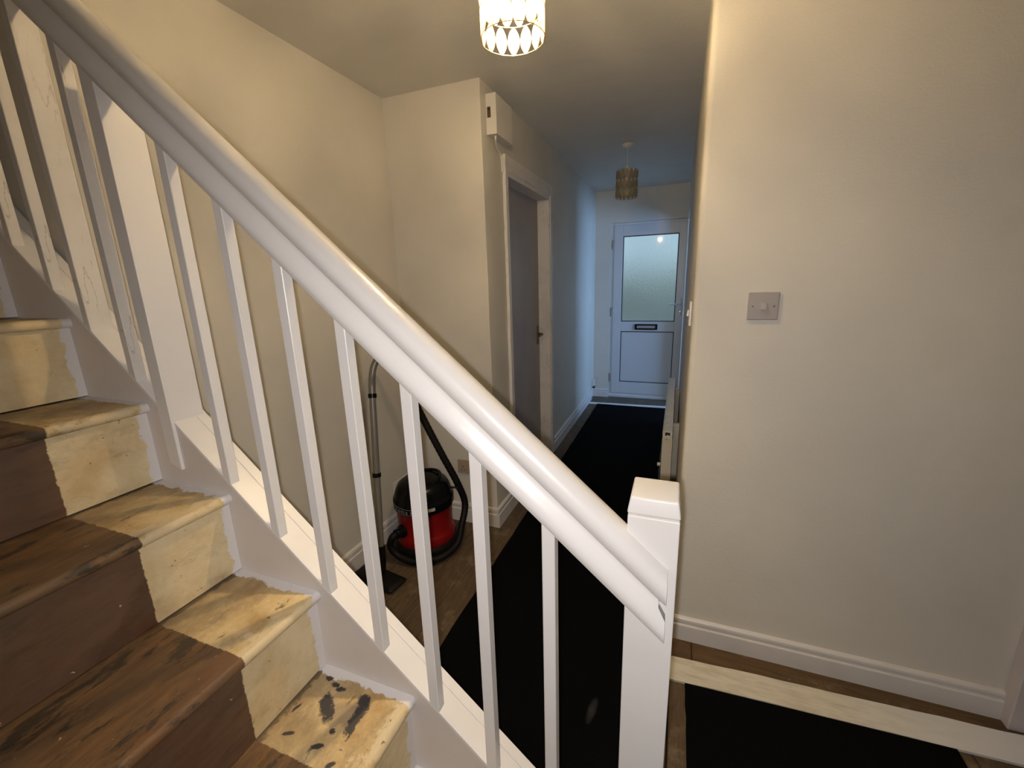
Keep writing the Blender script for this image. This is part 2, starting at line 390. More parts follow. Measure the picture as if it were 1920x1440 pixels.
# ------------------------------------------------------------------ floor and boards
fl = struct(box('floor', -3.3, 2.3, -1.7, 5.5, -.12, -.022, M['dark']), 'bare timber floor of hall and alcove')
s0 = .043; bw = .125
for k in range(-13, 18):
    a, b = s0+bw*k, s0+bw*(k+1)
    a += random.uniform(-.002, .002)
    if b < XL: continue
    if b <= XC+.06: y0, y1 = .675, YA
    elif a < XR-.01: y0, y1 = .675, 4.86
    else: y0, y1 = -1.58, 1.484
    if b <= XC+.06 and b > XC: y1 = YA
    cuts = [y0]
    if y1-y0 > 2.2: cuts.append(y0+random.uniform(.9, y1-y0-.7))
    cuts.append(y1)
    for c0, c1 in zip(cuts, cuts[1:]):
        box('floorboard', max(a, XL)+.002, min(b, 2.2)-.002, c0+.0015, c1-.0015, -.022, random.uniform(-.0025, .0), M['board'], fl, .002, seg=1)
# the strip of boards left of the hall runner next to the hall wall
box('floorboard', XC+.001, XC+.055, YA+.0, 4.86, -.022, -.001, M['board'], fl, .002, seg=1)
box('floorboard', XR+.08, 2.2, 1.488, YR, -.022, 0, M['boardx'], fl, .002, seg=1)
box('floorboard', -.03, XR+.078, 1.488, YR, -.022, 0, M['boardx'], fl, .002, seg=1)
box('porch_floor', XC, XR, 4.93, YE+.02, -.022, .001, M['concrete'], fl, label='worn brown floor inside the front door')

def strip(name, pts, h, mat, label, cat):
    bm = bmesh.new(); n = len(pts)//2
    prism_bm(bm, pts, 'z', 0.0005, h)
    o = from_bm(name, bm, mat, label=label); o['category'] = cat; return o
def wob(xa, ya, xb, yb, n, amp):
    return [(xa+(xb-xa)*i/n, ya+(yb-ya)*i/n+random.uniform(-amp, amp)) for i in range(n+1)]
p1 = wob(.035, 1.378, 1.9, 1.470, 24, .0012); p2 = wob(.035, 1.484, 1.9, 1.578, 24, .002)
strip('threshold_strip', p1+p2[::-1], .009, M['strip'], 'worn white painted strip on the floor in front of the light switch wall', 'threshold')
p1 = wob(-.93, 4.862, XR, 4.905, 10, .003); p2 = wob(-.93, 4.905, XR, 4.945, 10, .003)
strip('threshold_strip', p1+p2[::-1], .012, M['white'], 'narrow white strip across the hall just inside the front door', 'threshold')

def rug(name, x0, x1, y0, y1, label, skew=0):
    n = 40; rnd = lambda: random.uniform(-.0025, .0025); pts = []
    for i in range(n): pts.append((x0+(x1-x0)*i/n, y0+rnd()))
    for i in range(n): pts.append((x1+rnd(), y0+(y1+(x1-x0)*skew-y0)*i/n))
    for i in range(n): pts.append((x1-(x1-x0)*i/n, y1+(x1-(x1-x0)*i/n-x0)*skew+rnd()*(0 if skew else 1)))
    for i in range(n): pts.append((x0+rnd(), y1-(y1-y0)*i/n))
    bm = bmesh.new(); prism_bm(bm, pts, 'z', .001, .009)
    o = from_bm(name, bm, M['carpet'], label=label); o['category'] = 'carpet'; return o
rug('carpet_runner', -.832, -.075, .70, 4.862, 'long black carpet runner along the hall to the front door')
rug('carpet_piece', .1, .877, -.3, 1.3785, 'black carpet piece right of the newel post, in front of the white strip', .0493)

# ------------------------------------------------------------------ skirting boards
def skirt_poly(h):                                # distance from the wall, height
    return [(0, 0), (.018, 0), (.018, h*.66), (.0165, h*.69), (.012, h*.70), (.012, h*.80), (.0145, h*.84), (.0135, h*.93), (.009, h*.985), (0, h)]
def skirt(name, axis, wall, sgn, a0, a1, h, label=None, parent=None):
    poly = [(wall+sgn*d, z) for d, z in skirt_poly(h)]
    return struct(prism(name, poly, 'x' if axis == 'x' else 'y', a0, a1, M['skirt'], label=label), label)
# profile coordinates are (y,z) for a run along x and (x,z) for a run along y
skirt('baseboard_right', 'x', YR, -1, XR, 1.068, .103, 'white moulded skirting under the light switch wall')
skirt('baseboard_alcove', 'x', YA, -1, XL, XC, .122, 'white moulded skirting behind the vacuum cleaner')
skirt('baseboard_left', 'y', XL, 1, YBK+.02, YA-.018, .122, 'white moulded skirting along the alcove side wall')
skirt('baseboard_corner', 'y', XC, 1, YA-.018, DY0-.03, .122, 'short skirting between alcove corner and grey door')
skirt('baseboard_hall', 'y', XC, 1, DY1+.06, 5.05, .118, 'white skirting of the far hall wall')
skirt('baseboard_hall_right', 'y', XR, -1, YR+.03, RD0-.02, .103)
skirt('baseboard_end', 'x', YE-.045, -1, XC, EX0, .10)

# ------------------------------------------------------------------ casing at the right edge
t = struct(box('trim_1', 1.062, 1.20, 1.553, YR, 0, H, M['lilac'], bev=.004), 'lilac white casing at the right end of the switch wall')

wf = struct(rect_frame('window_1', WY0, WY1, WZ0, WZ1, .05, 2.31, 2.37, M['upvc'], None, 0), 'front room window, out of sight')
for vv in wf.data.vertices: vv.co = Vector((vv.co.y, vv.co.x, vv.co.z))
wf.data.flip_normals()

# ------------------------------------------------------------------ inner hall door
d1 = struct(empty('door_1', (XC, 2.85, 0)), 'plain grey flush inner door set deep in its casing')
box('door_leaf', XC-.115, XC-.08, DY0+.025, DY1-.025, .008, DZ-.025, M['doorgrey'], d1)
# frame: two jambs, a head, architraves with uneven chipped inner edge
box('door_jamb', XC-.118, XC+.012, DY1-.025, DY1, 0, DZ, M['oldwhite'], d1, .002)
box('door_jamb', XC-.118, XC+.012, DY0, DY0+.025, 0, DZ, M['oldwhite'], d1, .002)
box('door_head', XC-.118, XC+.012, DY0+.025, DY1-.025, DZ-.028, DZ, M['oldwhite'], d1, .002)
def ragged(name, y0, y1, z0, z1, mat, seed):
    rr = random.Random(seed); n = 46; A = []
    for i in range(n+1):
        z = z0+(z1-z0)*i/n; A.append((y0+rr.choice((0, 0, 0, .002, .004, -.003))+rr.uniform(-.0015, .0015), z))
    poly = A+[(y1, z1), (y1, z0)]
    return prism(name, poly, 'x', XC+.001, XC+.019, mat, d1)
ragged('architrave', DY0-.028, DY0+.012, 0, DZ+.075, M['oldwhite'], 3)
box('architrave', XC+.001, XC+.017, DY1-.006, DY1+.05, 0, DZ+.075, M['oldwhite'], d1, .003)
box('architrave', XC+.001, XC+.018, DY0-.02, DY1+.05, DZ-.002, DZ+.078, M['oldwhite'], d1, .003)
hd = box('door_handle', XC-.08, XC-.074, DY1-.085, DY1-.05, .955, 1.10, M['brass'], d1, .002, 'dull metal lever handle')
tube('lever', [(XC-.076, DY1-.067, 1.035), (XC-.04, DY1-.067, 1.035), (XC-.036, DY1-.075, 1.034), (XC-.036, DY1-.165, 1.03)], .0075, M['brass'], hd, 8)
lathe('escutcheon', [(0, 0), (.013, 0), (.013, .006), (0, .006)], (XC-.075, DY1-.067, 1.035), M['brass'], hd, 14, ax=(1, 0, 0))

# ------------------------------------------------------------------ front door
d2 = struct(empty('door_2', ((EX0+XR)/2, YE, 0)), 'white plastic front door with obscure glass upper pane and black letterbox')
FY = YE+.0
rect_frame('door_frame', EX0, XR+.02, .0, EZ, .036, FY-.01, FY+.055, M['upvc'], d2, wt=.03, wb=.05)
LX0, LX1, LZ0, LZ1 = EX0+.032, XR, .052, EZ-.028
GX0, GX1, GZ0, GZ1 = -.637, -.035, .936, 1.907
PX0, PX1, PZ0, PZ1 = -.645, -.036, .197, .82
bm = bmesh.new(); y0, y1 = FY-.018, FY+.045
bm_box(bm, LX0, GX0, y0, y1, LZ0, LZ1, .003); bm_box(bm, GX1, LX1, y0, y1, LZ0, LZ1, .003)
bm_box(bm, GX0, GX1, y0, y1, GZ1, LZ1, .003); bm_box(bm, GX0, GX1, y0, y1, PZ1, GZ0, .003); bm_box(bm, GX0, GX1, y0, y1, LZ0, PZ0, .003)
from_bm('door_leaf', bm, M['upvc'], d2)
rect_frame('glass_gasket', GX0, GX1, GZ0, GZ1, .010, FY-.012, FY-.001, M['gasket'], d2, 0)
rect_frame('panel_gasket', GX0, GX1, PZ0, PZ1, .009, FY-.012, FY-.001, M['gasket'], d2, 0)
box('door_panel', GX0+.001, GX1-.001, FY-.006, FY+.03, PZ0+.001, PZ1-.001, M['upvc'], d2)
bm = bmesh.new(); bm_box(bm, GX0+.001, GX1-.001, FY+.005, FY+.011, GZ0+.001, GZ1-.001)
pane = from_bm('glass_pane', bm, [M['gin'], M['gout']], d2, label='obscure glass pane showing blurred sky and hedge')
for p in pane.data.polygons: p.material_index = 1 if p.normal.y > .5 else 0
lb = rect_frame('letterbox', -.473, -.219, .842, .908, .022, FY-.034, FY-.018, M['bplastic'], d2, .003, wt=.017, wb=.017); lb['label'] = 'black letterbox surround'
box('flap', -.452, -.24, FY-.026, FY-.020, .858, .892, M['greyp'], lb, .002)
hp = box('handle_plate', .001, .029, FY-.028, FY-.017, 1.01, 1.20, M['upvc'], d2, .005)
tube('lever', [(.015, FY-.026, 1.137), (.015, FY-.06, 1.137), (.008, FY-.068, 1.137), (-.02, FY-.07, 1.137), (-.105, FY-.068, 1.134)], .010, M['upvc'], hp, 10)
lathe('lock_cylinder', [(0, 0), (.008, 0), (.008, .009), (0, .009)], (.015, FY-.028, 1.055), M['chrome'], hp, 12, ax=(0, -1, 0))
for z in (1.82, 1.05, .25):
    bm = bmesh.new(); bm_box(bm, EX0+.012, EX0+.036, FY-.032, FY-.012, z-.05, z+.05, .004)
    from_bm('hinge', bm, M['greyp'], d2)
box('sill', EX0, XR, FY-.03, FY+.08, .0, .03, M['upvc'], d2, .004)

# ------------------------------------------------------------------ outdoors, seen blurred through the glass
gp = struct(box('ground', -8, 8, YE+.25, 30, -.25, -.15, M['paving']), 'paved drive outside the front door')
bm = bmesh.new(); bmesh.ops.create_grid(bm, x_segments=1, y_segments=1, size=.01); bm.clear()
bm_box(bm, -5, 5, 10.5, 12.0, -.15, 1.55)
bmesh.ops.subdivide_edges(bm, edges=bm.edges[:], cuts=14, use_grid_fill=True)
rr = random.Random(4)
for v in bm.verts:
    k = rr.uniform(-.14, .14); v.co += Vector((rr.uniform(-.1, .1), rr.uniform(-.12, .12), k if v.co.z > -.1 else 0))
o = from_bm('hedge', bm, M['hedge'], label='dark green hedge outside, blurred behind the front door glass'); o['category'] = 'hedge'

# facade added across the road so the pane sees less bright sky
e = empty('added_house', (0, 19, -.15), 'pale rendered facade added across the road to screen the sky behind the front door glass', 'added_house')
M['render'] = plain('pale_render', (.36, .36, .27), .9); M['slate'] = plain('slate_roof', (.10, .10, .11), .8); M['pane_dark'] = plain('dark_window_pane', (.03, .035, .045), .15)
box('wall', -7, 7, 18, 24, -.2, 5.2, M['render'], e)
prism('roof', [(17.5, 5.2), (24.5, 5.2), (21, 8.2)], 'x', -7.4, 7.4, M['slate'], e)
for x in (-4.6, -1.5, 1.6, 4.7):
    for z in (.9, 3.2):
        f = rect_frame('window', x-.7, x+.7, z, z+1.3, .07, 17.94, 18.02, M['upvc'], e, 0); box('pane', x-.64, x+.64, 17.975, 17.985, z+.06, z+1.24, M['pane_dark'], f)

# ------------------------------------------------------------------ staircase
st = empty('staircase', (-.9, .2, 0), 'straight flight of worn brown and cream painted wooden stairs', 'staircase')
SY0, SY1 = -.352, YB+.002
ov = .0165                                        # nosing overhang
for i in range(-6, 7):
    xn = X0+GO*i; z = Z0-RI*i
    xb = X0+GO*(i-1)-ov-.012
    tt = .024; prof = [(xb, z), (xb, z-tt), (xn-.009, z-tt)]
    for k in range(1, 8):
        a = -PI/2+PI*k/8; prof.append((xn-.011+.011*math.cos(a), z-tt/2+tt/2*math.sin(a)))
    prof.append((xn-.009, z))
    o = prism('tread', prof, 'y', SY0, SY1, M['treadtar'] if i == 4 else M['tread'], st); auto_smooth(o, 40)
    if i == 4: o['label'] = 'cream tread with worn black patches'
    zl = max(z-RI, 0)
    box('riser', xn-ov-.012, xn-ov, SY0, SY1, zl+.003, z-tt, M['riser'], st)
box('landing_board', -3.19, X0+GO*(-7)-ov, SY0, YBK, Z0+RI*7-.024, Z0+RI*7, M['tread'], st)
# string (inner board) and the apron board behind it, with a hairline joint in the capping
def string(name, y0, y1, drop, mat):
    xa, xb = -2.75, -.0545
    xz = -(.202-drop)/SL*1.0; xz = (.202-drop)/.878
    poly = [(xa, ztop(xa)), (xb, ztop(xb)), (xb, .0), (xz, .0), (xa, ztop(xa)-drop)]
    return prism(name, poly, 'y', y0, y1, mat, st, .0015)
o = string('string_board', YB, YB+.050, .33, M['string']); o['label'] = 'painted outer string with lilac white face'
string('apron_board', YB+.0512, YBK, .36, M['white'])
# capping over both boards
def capping(name, y0, y1):
    xa, xb = -2.75, -.0542
    poly = [(xa, ztop(xa)+.0002), (xb, ztop(xb)+.0002), (xb, ztop(xb)-.010), (xa, ztop(xa)-.010)]
    return prism(name, poly, 'y', y0, y1, M['white'], st, .0012)
capping('string_capping', YB-.0006, YB+.0502); capping('string_capping', YB+.0510, YBK+.001)
# spandrel closing the space below the flight
prism('spandrel_panel', [(-2.75, 0), (-.2, 0), (-.2, .05), (-2.75, ztop(-2.75)-.36)], 'y', YBK-.02, YBK-.004, M['wall'], st)

# ------------------------------------------------------------------ balustrade
ba = empty('balustrade', (-.02, YB+.037, 0), 'white painted banister with square balusters, moulded handrail and newel post', 'banister')
# handrail profile: (y relative to the baluster line, vertical height above string line datum)
YC = .609
near = [(0, 1.0295), (-.010, 1.0300), (-.020, 1.0270), (-.028, 1.021), (-.034, 1.012), (-.0362, 1.001), (-.0355, .990), (-.032, .982), (-.027, .9775),
        (-.0225, .9735), (-.0215, .968), (-.0235, .960), (-.0285, .951), (-.0335, .942), (-.0362, .932), (-.0358, .922), (-.033, .9155), (-.028, .9135), (-.017, .9135), (-.016, .904)]
far = [(.016, .904), (.017, .9135), (.028, .9135), (.033, .9155), (.0358, .922), (.0362, .932), (.0335, .942), (.0285, .951), (.0235, .960), (.0215, .968), (.0225, .9735),
       (.027, .9775), (.032, .982), (.0345, .990), (.034, .998), (.030, 1.006), (.022, 1.0165), (.011, 1.025)]
prof = near+far
bm = bmesh.new(); xs = [-2.75, .0075]; rings = []
def cope(x, p):                                   # the lower end is coped back into the groove
    return x-(.0105 if x > -1 and abs(p[0]) < .0245 and .955 < p[1] < .976 else .004 if x > -1 and abs(p[0]) < .0275 and .95 < p[1] < .98 else 0)
for x in xs: rings.append([bm.verts.new((cope(x, p), YC+p[0], p[1]-.877*cope(x, p))) for p in prof])
n = len(prof)
for k in range(n): bm.faces.new((rings[0][k], rings[0][(k+1) % n], rings[1][(k+1) % n], rings[1][k]))
bm.faces.new(rings[0]); bm.faces.new(rings[1][::-1])
hr = from_bm('handrail', bm, M['white'], ba); auto_smooth(hr, 32)

def baluster_mesh(name, wx, y0, y1, mat, lo=.2022, hi=.905):
    bm = bmesh.new(); V = []
    for x in (-wx/2, wx/2):
        for y in (y0, y1):
            V.append((bm.verts.new((x, y, lo+SL*x)), bm.verts.new((x, y, hi-.877*x))))
    a, b, c, d = V
    for p, q in ((a, c), (c, d), (d, b), (b, a)): bm.faces.new((p[0], q[0], q[1], p[1]))
    bm.faces.new((a[0], b[0], d[0], c[0])); bm.faces.new((a[1], c[1], d[1], b[1]))
    bmesh.ops.bevel(bm, geom=[e for e in bm.edges if abs((e.verts[0].co-e.verts[1].co).normalized().z) > .99], offset=.0012, segments=1, affect='EDGES')
    return bm
first = None
for k in range(0, 7):
    x = -.9412+.1270*k
    if first is None:
        first = from_bm('baluster', baluster_mesh('baluster', .0225, YB-.0008, YB+.0210, M['white']), M['white'], ba)
        first.location = (x, 0, SL*x)
    else: dup(first, ba, (x, 0, SL*x))
old = None
for x in (-1.2018, -1.449, -1.576, -1.703, -1.83, -1.957, -2.084, -2.211):
    if old is None:
        old = from_bm('baluster', baluster_mesh('baluster', .0225, YB-.0008, YB+.0225, M['oldwhite']), M['oldwhite'], ba); old.location = (x, 0, SL*x)
    else: dup(old, ba, (x, 0, SL*x))
o = from_bm('baluster', baluster_mesh('baluster', .0225, YB-.0008, YB+.046, M['oldwhite']), M['oldwhite'], ba, label='deep baluster with cracked old paint'); o.location = (-1.334, 0, SL*-1.334)
# flat intermediate post that laps over the string
x0, x1 = -1.1235, -1.0845
poly = [(x0, ztop(x0)-.165), (x1, 1.036), (x1, .905-.877*x1), (x0, .905-.877*x0)]
poly[0] = (x0, 1.050)
prism('middle_post', poly, 'y', YB-.007, YB+.068, M['white'], ba, .0012, 'wider middle post lapping over the string')
# newel post at the foot
np_ = prism('newel_post', [(-.0540, YB-.0005), (.0200, YB-.0005), (.0200, YBK+.003), (-.0540, YBK+.003)], 'z', 0, 1.1035, M['white'], ba, .0015)
bm = bmesh.new(); prism_bm(bm, [(-.0525, YB+.001), (.0185, YB+.001), (.0185, YBK+.0015), (-.0525, YBK+.0015)], 'z', 1.1034, 1.1075)
from_bm('neck', bm, M['oldwhite'], np_)
bm = bmesh.new()
prism_bm(bm, [(-.0552, YB-.0018), (.0212, YB-.0018), (.0212, YBK+.0042), (-.0552, YBK+.0042)], 'z', 1.107, 1.1335)
for v in bm.verts:
    if v.co.z > 1.13: v.co.x = -.017+(v.co.x+.017)*.89; v.co.y = .6342+(v.co.y-.6342)*.89
bmesh.ops.bevel(bm, geom=[e for e in bm.edges], offset=.003, segments=3, affect='EDGES', profile=.5)
o = from_bm('post_cap', bm, M['white'], np_); auto_smooth(o, 40)

# ------------------------------------------------------------------ pendant lamps
def capiz_mesh():
    bm = bmesh.new(); hw, hh = .0167, .0333; pts = []
    for u, v in ((0, -1), (.42, -.80), (.80, -.45), (.99, 0), (.80, .45), (.42, .80), (0, 1), (-.42, .80), (-.80, .45), (-.99, 0), (-.80, -.45), (-.42, -.80)): pts.append((u*hw, v*hh))
    prism_bm(bm, [(p[0], p[1]) for p in pts], 'y', -.0004, .0004)
    bmesh.ops.recalc_face_normals(bm, faces=bm.faces); me = bpy.data.meshes.new('capiz_disc'); bm.to_mesh(me); bm.free(); me.materials.append(M['capiz']); return me
CAP = capiz_mesh()
def pendant(x, y, zb, label, lit, r=.0785):
    e = empty('pendant_lamp', (x, y, zb), label, 'lamp', 'shell shade pendant lamps')
    hs = .192; zt = zb+hs
    lathe('ceiling_rose', [(0, 0), (.040, 0), (.042, -.006), (.034, -.018), (.012, -.026), (0, -.026)], (x, y, H), M['whitep'], e, 24)
    tube('flex', [(x, y, H-.02), (x, y, zb+.2)], .0032, M['cord'], e, 8)
    hol = lathe('lampholder', [(0, .055), (.010, .055), (.018, .035), (.022, .006), (.026, .0), (.026, -.012), (0, -.012)], (x, y, zb+.168), M['whitep'], e, 18)
    bm = bmesh.new()
    for a in (0, 2*PI/3, 4*PI/3): tube_bm(bm, [(x+.018*math.cos(a), y+.018*math.sin(a), zb+.172), (x+r*math.cos(a), y+r*math.sin(a), zt-.002)], .0013, 6)
    from_bm('shade_carrier', bm, M['gold'], e)
    sh = empty('lamp_shade', (x, y, zb)); attach(sh, e); sh.location = (x, y, zb)
    for k in range(4):
        z = zb+.001+k*(hs-.002)/3
        tube('ring', [(x+(r+.0006)*math.cos(2*PI*j/48), y+(r+.0006)*math.sin(2*PI*j/48), z) for j in range(49)], .0011, M['gold'], sh, 5)
    N = 15
    for row in range(3):
        for k in range(N):
            a = 2*PI*(k+.5*(row % 2))/N+.22
            o = bpy.data.objects.new('shell_disc', CAP); COL.objects.link(o); attach(o, sh)
            o.location = (x+r*math.cos(a), y+r*math.sin(a), zb+.032+row*.064)
            o.rotation_euler = (random.uniform(-.03, .03), 0, a+PI/2+random.uniform(-.05, .05))
            if not lit and row == 0 and abs(((a-(-PI/2-.27)+PI) % (2*PI))-PI) < PI/N:
                o.rotation_euler = (math.radians(-4.6), 0, math.radians(3.3))      # one disc hangs so that it catches the other lamp
    prof = [(0, -.055)]
    for k in range(1, 9):
        t = PI*k/9.6; prof.append((.026*math.sin(t), -.029-.026*math.cos(t)))
    prof += [(.014, .0), (.012, .008), (0, .008)]
    b = lathe('bulb', prof, (x, y, zb+.152), M['lit'] if lit else M['opal'], e, 14)
    return e
pendant(-.42, 1.15, 2.03, 'lit shell disc pendant lamp glowing yellow over the stairs', True)
pendant(-.415, 3.54, 2.03, 'unlit shell disc pendant lamp hanging in the dark hall before the front door', False)

# ------------------------------------------------------------------ electrical fittings
def switch(name, c, axis, label, mats, s=.0885):
    """square rocker switch; axis 'y' = on a wall facing -Y, 'x' = on a wall facing -X"""
    e = empty(name, c, label, 'light switch')
    def bb(n, a0, a1, d0, d1, z0, z1, m, par, bev):
        if axis == 'y': return box(n, c[0]+a0, c[0]+a1, c[1]-d1, c[1]-d0, c[2]+z0, c[2]+z1, m, par, bev)
        return box(n, c[0]-d1, c[0]-d0, c[1]+a0, c[1]+a1, c[2]+z0, c[2]+z1, m, par, bev)
    h = s/2
    bb('plate', -h, h, 0, .009, -h, h, mats[0], e, .003)
    r = bb('rocker', -.009, .009, .008, .0145, -.0115, .0125, mats[1], e, .002)
    for v in r.data.vertices:
        if v.co.z < c[2]-.005:
            if axis == 'y' and v.co.y < c[1]-.011: v.co.y -= .003
            if axis == 'x' and v.co.x < c[0]-.011: v.co.x -= .003
    for sx in (-.0302, .0302):
        if axis == 'y': lathe('screw', [(0, 0), (.0032, 0), (.0032, .0096), (0, .0096)], (c[0]+sx, c[1], c[2]), M['brass'], e, 10, ax=(0, -1, 0))
        else: lathe('screw', [(0, 0), (.0032, 0), (.0032, .0096), (0, .0096)], (c[0], c[1]+sx, c[2]), M['brass'], e, 10, ax=(-1, 0, 0))
    return e
switch('light_switch', (.2556, YR, 1.346), 'y', 'square greyish single light switch on the right wall', (M['greyp'], M['greyp2']))
switch('light_switch', (XR, 1.725, 1.315), 'x', 'light switch seen edge-on just round the corner in the hall', (M['whitep'], M['whitep']))
def socket(name, p, axis, w_, h_, label, mat):
    e = empty(name, p, label, 'socket')
    def bb(n, a0, a1, d0, d1, z0, z1, m, bev, par):
        if axis == 'y': return box(n, p[0]+a0, p[0]+a1, p[1]-d1, p[1]-d0, p[2]+z0, p[2]+z1, m, par, bev)
        return box(n, p[0]+d0, p[0]+d1, p[1]+a0, p[1]+a1, p[2]+z0, p[2]+z1, m, par, bev)
    bb('plate', -w_/2, w_/2, 0, .01, -h_/2, h_/2, mat, .003, e)
    for s in (-1, 1):
        c = s*w_*.25
        bb('rocker', c-.006, c+.006, .009, .014, h_*.16, h_*.36, mat, .0015, e)
        bb('pin_hole', c-.003, c+.003, .009, .0106, -.004, .004, M['dark'], 0, e)
        for q in (-1, 1): bb('pin_hole', c+q*.011-.003, c+q*.011+.003, .009, .0106, -.024, -.019, M['dark'], 0, e)
    return e
socket('wall_socket', (-1.127, YA, .367), 'y', .146, .086, 'double wall socket on the alcove end wall, partly hidden by a baluster', plain('tan_socket_plastic', (.36, .28, .2), .4))
socket('wall_socket', (XL, 1.96, .238), 'x', .150, .150, 'square white wall socket behind the vacuum cleaner', M['whitep'])
e = empty('junction_box', (XC, 5.16, .19), 'small white junction box low in the far hall corner', 'junction box')
box('case', XC, XC+.03, 5.12, 5.20, .15, .235, M['whitep'], e, .004); box('plug', XC+.01, XC+.036, 5.13, 5.155, .125, .155, M['bmatte'], e, .003)
# chime box above the inner door
e = empty('chime_box', (XC, 2.3, 2.17), 'white box with a broken dark opening high on the wall above the grey door', 'box')
bx0, bx1, by0, by1, bz0, bz1 = XC, XC+.054, 2.19, 2.41, 2.170, 2.353
bm = bmesh.new(); bm_box(bm, bx0, bx1, by0+.012, by1, bz0, bz1, .002)
bm_box(bm, bx0+.024, bx1, by0, by0+.0125, bz0, bz1); bm_box(bm, bx0, bx0+.003, by0, by0+.0125, bz0, bz1)
bm_box(bm, bx0+.003, bx0+.024, by0, by0+.0125, 2.296, bz1); bm_box(bm, bx0+.003, bx0+.024, by0, by0+.0125, bz0, 2.246)
from_bm('case', bm, M['whitep'], e)
box('opening', bx0+.003, bx0+.024, by0+.0105, by0+.0122, 2.246, 2.296, M['dark'], e); box('terminal', bx0+.010, bx0+.017, by0+.003, by0+.0105, 2.250, 2.280, plain('brown_terminal', (.10, .05, .025), .5), e, .001)
tube('cable', catmull([(XC+.032, 2.225, 2.174), (XC+.031, 2.226, 2.155), (XC+.020, 2.255, 2.138), (XC+.006, 2.31, 2.128), (XC+.006, 2.345, 2.118), (XC+.006, 2.362, 2.09), (XC+.006, 2.368, 2.03)], 6), .0055, M['whitep'], e, 8)

# ------------------------------------------------------------------ radiator
e = empty('radiator', (0, 3.2, .09), 'slim cream panel radiator on the right hall wall, seen edge-on', 'radiator')
ry0, ry1, rz0, rz1, rx0, rx1 = 2.50, 3.95, .10, .572, -.046, .010
def panel(x, s):
    bm = bmesh.new(); n = 42; pts = []
    for i in range(n+1):
        y = ry0+(ry1-ry0)*i/n; d = .004 if (i % 3 == 1) else 0
        pts.append((x-s*d, y))
    pts += [(x+s*.012, ry1), (x+s*.012, ry0)]
    prism_bm(bm, pts, 'z', rz0, rz1-.012); return from_bm('front_panel' if s > 0 else 'rear_panel', bm, M['rad'], e)
panel(rx0+.003, 1); panel(rx1-.002, -1)
bm = bmesh.new()
bm_box(bm, rx0, rx0+.006, ry0, ry1, rz1-.014, rz1, .002); bm_box(bm, rx1-.006, rx1, ry0, ry1, rz1-.014, rz1, .002)
for i in range(60):
    y = ry0+.02+(ry1-ry0-.04)*i/59; bm_box(bm, rx0+.005, rx1-.005, y-.006, y+.006, rz1-.012, rz1-.008)
from_bm('top_grille', bm, M['rad'], e)
box('side_panel', rx0, rx1, ry0-.002, ry0+.003, rz0+.01, rz1-.045, M['rad'], e, .001)
box('side_panel', rx0, rx1, ry1-.003, ry1+.002, rz0+.01, rz1-.005, M['rad'], e, .001)
vl = lathe('vent_plug', [(0, 0), (.016, 0), (.017, .012), (.011, .014), (.011, .022), (.005, .022), (.005, .012), (0, .012)], (-.017, ry0-.001, .535), M['rad'], e, 16, ax=(0, -1, 0))
bm = bmesh.new(); tube_bm(bm, [(rx0-.004, ry0+.04, .345), (rx0-.022, ry0+.04, .345)], .011, 12); from_bm('clip', bm, M['rad'], e)
tube('pipe', [(-.017, ry0-.03, .0), (-.017, ry0-.03, .13), (-.017, ry0-.022, .14), (-.017, ry0+.01, .14)], .0075, M['chrome'], e, 8)
lathe('valve', [(0, 0), (.018, 0), (.02, .02), (.017, .05), (0, .055)], (-.017, ry0-.03, .145), M['whitep'], e, 16)
for y in (ry0+.25, ry1-.25): box('bracket', rx1-.002, XR, y-.02, y+.02, rz0+.05, rz1-.03, M['rad'], e, .002)

# ------------------------------------------------------------------ vacuum cleaner
VC = Vector((-1.272, 1.835, 0))
v = empty('vacuum_cleaner', VC, 'red and black tub vacuum cleaner with hose and wand standing in the alcove', 'vacuum cleaner')
cx, cy = VC.x, VC.y
lathe('tub', [(0, .03), (.150, .03), (.160, .045), (.163, .075), (.163, .10), (.157, .115), (.150, .125), (.152, .20), (.157, .262), (0, .262)], (cx, cy, 0), M['red'], v, 56)
lathe('bumper', [(.150, .012), (.172, .016), (.178, .032), (.176, .052), (.166, .064), (.150, .066)], (cx, cy, 0), M['bmatte'], v, 56)
lid = lathe('lid', [(0, .258), (.160, .258), (.165, .262), (.166, .268), (.1665, .305), (.165, .312), (.160, .316), (.157, .330), (.149, .358), (.134, .385), (.110, .402), (.07, .410), (0, .412)], (cx, cy, 0), M['bplastic'], v, 56)
# carrying handle folded over the lid and cable winder knob
tube('carry_handle', catmull([(cx+.10*math.cos(a), cy+.10*math.sin(a), .398+.018*math.sin((a+.6)/(PI)*PI)) for a in [-.5+.33*i for i in range(10)]], 4), .009, M['bplastic'], lid, 8)
lathe('knob', [(0, .405), (.016, .405), (.016, .428), (.013, .436), (0, .437)], (cx-.015, cy-.01, 0), M['bmatte'], lid, 18)
cd = math.atan2(-cy, -cx)                          # direction from the cleaner to the viewer
def on_band(ang, r, z): return Vector((cx+r*math.cos(ang), cy+r*math.sin(ang), z))
def arc_strip(name, a0, a1, r, z0, z1, mat, parent, thick=.0012, n=18, label=None):
    bm = bmesh.new(); A = []
    for i in range(n+1):
        a = a0+(a1-a0)*i/n
        A.append([bm.verts.new(on_band(a, rr, z)) for rr, z in ((r, z0), (r+thick, z0), (r+thick, z1), (r, z1))])
    for p, q in zip(A, A[1:]):
        for k in range(4): bm.faces.new((p[k], p[(k+1) % 4], q[(k+1) % 4], q[k]))
    bm.faces.new(A[0]); bm.faces.new(A[-1][::-1]); return from_bm(name, bm, mat, parent, label=label)
a_l = cd-1.22; a_r = cd-.02
